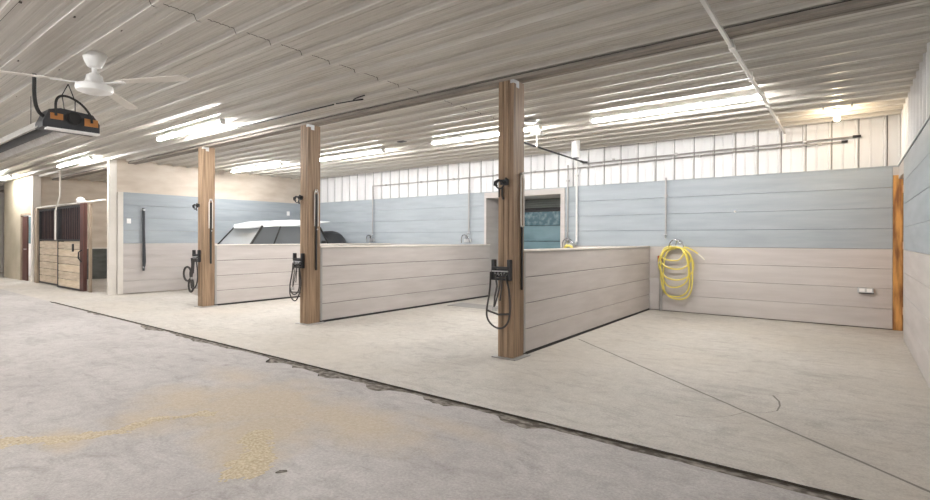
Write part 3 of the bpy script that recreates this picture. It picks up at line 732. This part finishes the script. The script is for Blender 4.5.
# cabin core (glasshouse) : base y .40..3.25 at z 1.1, roof y .75..2.65
def quad(m, a, b, c, d, mi=0): m.face([m.bm.verts.new(p) for p in (a, b, c, d)], mi)
wb, wt = W-.06, W-.20
yb0, yb1, yt0, yt1, zb, zt = .42, 2.78, .86, 2.55, 1.13, 1.66
def gp(side, y, z):   # point on side glass
    k = (z-zb)/(zt-zb); return (side*(wb+(wt-wb)*k), y, z)
m = MB(); quad(m, (-wb, yb0, zb), (wb, yb0, zb), (wt, yt0, zt), (-wt, yt0, zt)); m.build('rear_window', 'carglass2', t)
m = MB(); quad(m, (wb, yb1, zb), (-wb, yb1, zb), (-wt, yt1, zt), (wt, yt1, zt)); m.build('windshield', 'carglass', t)
for s in (1, -1):
    m = MB(); quad(m, gp(s, yb0, zb), gp(s, yb1, zb), gp(s, yt1, zt), gp(s, yt0, zt)); sd = m.build('side_window', 'carglass', t)
    m = MB()
    for y_, yt_, w_ in ((yb0, yt0, .028), (1.05, 1.36, .020), (1.95, 1.98, .025), (yb1, yt1, .028)):
        a = Vector(gp(s, y_, zb)); b = Vector(gp(s, yt_, zt)); e = Vector((s*.01, 0, 0))
        m.tube([a+e, b+e], w_, 6)
    m.split('pillar', 'rubber', t)
m = MB()
loft(m, [[(-.40, .70, 1.60), (.40, .70, 1.60), (.42, .70, 1.63), (-.42, .70, 1.63)],
         [(-wt-.02, .82, 1.63), (wt+.02, .82, 1.63), (wt-.02, .82, 1.71), (-wt+.02, .82, 1.71)],
         [(-wt-.03, 1.2, 1.66), (wt+.03, 1.2, 1.66), (wt-.05, 1.2, 1.80), (-wt+.05, 1.2, 1.80)],
         [(-wt-.03, 1.7, 1.68), (wt+.03, 1.7, 1.68), (wt-.05, 1.7, 1.84), (-wt+.05, 1.7, 1.84)],
         [(-wt-.02, 2.2, 1.72), (wt+.02, 2.2, 1.72), (wt-.05, 2.2, 1.84), (-wt+.05, 2.2, 1.84)],
         [(-wt, 2.9, 1.82), (wt, 2.9, 1.82), (wt-.05, 2.9, 1.835), (-wt+.05, 2.9, 1.835)]])
m.build('roof', 'carwhite', t, True)
m = MB(); loft(m, [sec(2.85, .30, 1.05, 1.20, .06), sec(2.95, .42, 1.05, 1.42, .2), sec(3.1, .48, 1.05, 1.54, .26), sec(3.3, .50, 1.05, 1.58, .28), sec(3.5, .47, 1.02, 1.54, .26), sec(3.66, .40, 1.0, 1.40, .2), sec(3.76, .3, 1.0, 1.18, .1)]); m.build('dark_dome', 'heaterdark', t, True)  # unidentified dark rounded dome over the car's front end
for sx_ in (-1, 1):
    for yy in (.75, 3.05):
        m = MB(); m.tube([(sx_*.66, yy, .33), (sx_*.84, yy, .33)], .33, 24); w_ = m.build('wheel', 'rubber', t, True)
        m = MB(); m.tube([(sx_*.80, yy, .33), (sx_*.85, yy, .33)], .19, 18); m.build('hubcap', 'zinc', w_, True)
    m = MB(); m.box(sx_*.58-.1, sx_*.58+.1, .10, .16, .78, .96, 0, .02); m.build('tail_light', 'red', t)
    m = MB(); m.box(sx_*.88-.07, sx_*.88+.07, 2.45, 2.55, 1.15, 1.30, 0, .02); m.build('side_mirror', 'rubber', t)

# ---------------------------------------------------------------- horse stall front
t = thing('horse_stall_panel', 'fixed horse stall front panel with barred top and weathered planks', 'stall', (-19.4, 4.50, 0))
def stallpanel(t, L, pm, nb):
    m = MB(); m.box(0, .06, -.03, .03, .02, 2.2, 0, .004); m.box(L-.06, L, -.03, .03, .02, 2.2, 0, .004); m.box(0, L, -.03, .03, 2.14, 2.2); m.box(0, L, -.03, .03, 1.27, 1.32); m.box(0, L, -.03, .03, .02, .06); m.build('frame', 'black', t)
    m = MB(); n = 6; h = 1.2/n
    for i in range(n): m.box(.06, L-.06, -.022, .015, .065+i*h, .065+(i+1)*h-.012, i % 2, .005)
    m.build('lower_planks', [pm, 'plank'], t)
    for i in range(nb):
        x = .06 + (L-.12)*(i+.5)/nb; m = MB(); m.tube([(x, -.012, 1.32), (x, -.012, 2.14)], .012, 6, cap=False); m.build('bar', 'black', t)
    m = MB(); k = int((L-.12)/.17)
    for i in range(k): m.box(.06+i*(L-.12)/k, .06+(i+1)*(L-.12)/k-.01, .03, .05, 1.3, 2.16)
    m.build('upper_boards', 'maroon', t)
stallpanel(t, 2.1, 'plank', 14)
t = thing('stall_door', 'sliding horse stall door with pale planks and maroon barred top', 'stall door', (-17.25, 4.40, 0))
stallpanel(t, 1.85, 'plank2', 12)
m = MB(); m.box(1.85, 2.09, -.04, .04, .03, 2.22, 0, .004); m.build('end_stile', 'maroon', t)
m = MB(); m.box(1.30, 1.36, -.06, -.03, 1.0, 1.2, 0, .003); m.tube([(2.0, -.05, .75), (1.94, -.1, .85), (1.96, -.1, 1.0), (2.02, -.05, 1.05)], .015); m.build('latch', 'black', t)
m = MB(); m.lathe([(.03, 2.21), (.08, 2.24), (.10, 2.30), (.07, 2.36), (.01, 2.38)], (1.75, 0, 0), 16); m.build('roller_cover', 'white', t, True)
m = MB(); m.box(-15.14, -15.06, 4.46, 4.52, 0, 2.2, 0, .005); tag(m.build('stall_post', 'oldwood'), 'weathered post at the right edge of the pale sliding stall door', 'post')
m = MB(); m.box(-19.76, -19.45, 4.44, 4.60, 0, 2.24, 0, .005); tag(m.build('stall_post', 'oldwood'), 'weathered post left of the fixed stall panel beside the cream column', 'post')
t = thing('door_rail', 'cream rail above the stall door running to the cream corner post', 'rail', (0, 4.48, 2.245))
m = MB(); m.tube([(-19.6, 0, .01), (-14.02, 0, .01)], .025, 8); m.build('track', 'cream', t)
t = thing('vertical_pipe', 'pale vertical pipe from the ceiling down the middle of the stall front', 'pipe', (-17.3, 4.44, 0))
m = MB(); m.tube([(0, -.10, 1.3), (0, -.10, 2.1), (0, .0, 2.5), (0, 0, 3.21)], .022, 8); m.build('pipe_run', 'cream', t)

# ---------------------------------------------------------------- camera, world
cam = bpy.data.cameras.new('camera'); co = bpy.data.objects.new('camera', cam); C.objects.link(co)
co.location = (0, 0, 1.35)
yaw, roll = math.radians(37.12), math.radians(.169)
r = Vector((math.cos(yaw), math.sin(yaw), 0)); fw = Vector((-math.sin(yaw), math.cos(yaw), 0)); u = Vector((0, 0, 1))
r3 = r*math.cos(roll)+u*math.sin(roll); u3 = u*math.cos(roll)-r*math.sin(roll)
co.rotation_euler = Matrix((r3, u3, -fw)).transposed().to_euler()
cam.sensor_width = 36; cam.lens = 509.6/930*36; cam.shift_y = -(250-239.2)/930; cam.clip_start = .05
bpy.context.scene.camera = co
w = bpy.data.worlds.new('world'); bpy.context.scene.world = w; w.use_nodes = True
w.node_tree.nodes['Background'].inputs['Color'].default_value = (.75, .85, 1, 1); w.node_tree.nodes['Background'].inputs['Strength'].default_value = .5
vs = bpy.context.scene.view_settings
vs.view_transform = 'Standard'; vs.look = 'None'; vs.gamma = 1; vs.use_curve_mapping = False; vs.exposure = 2.12
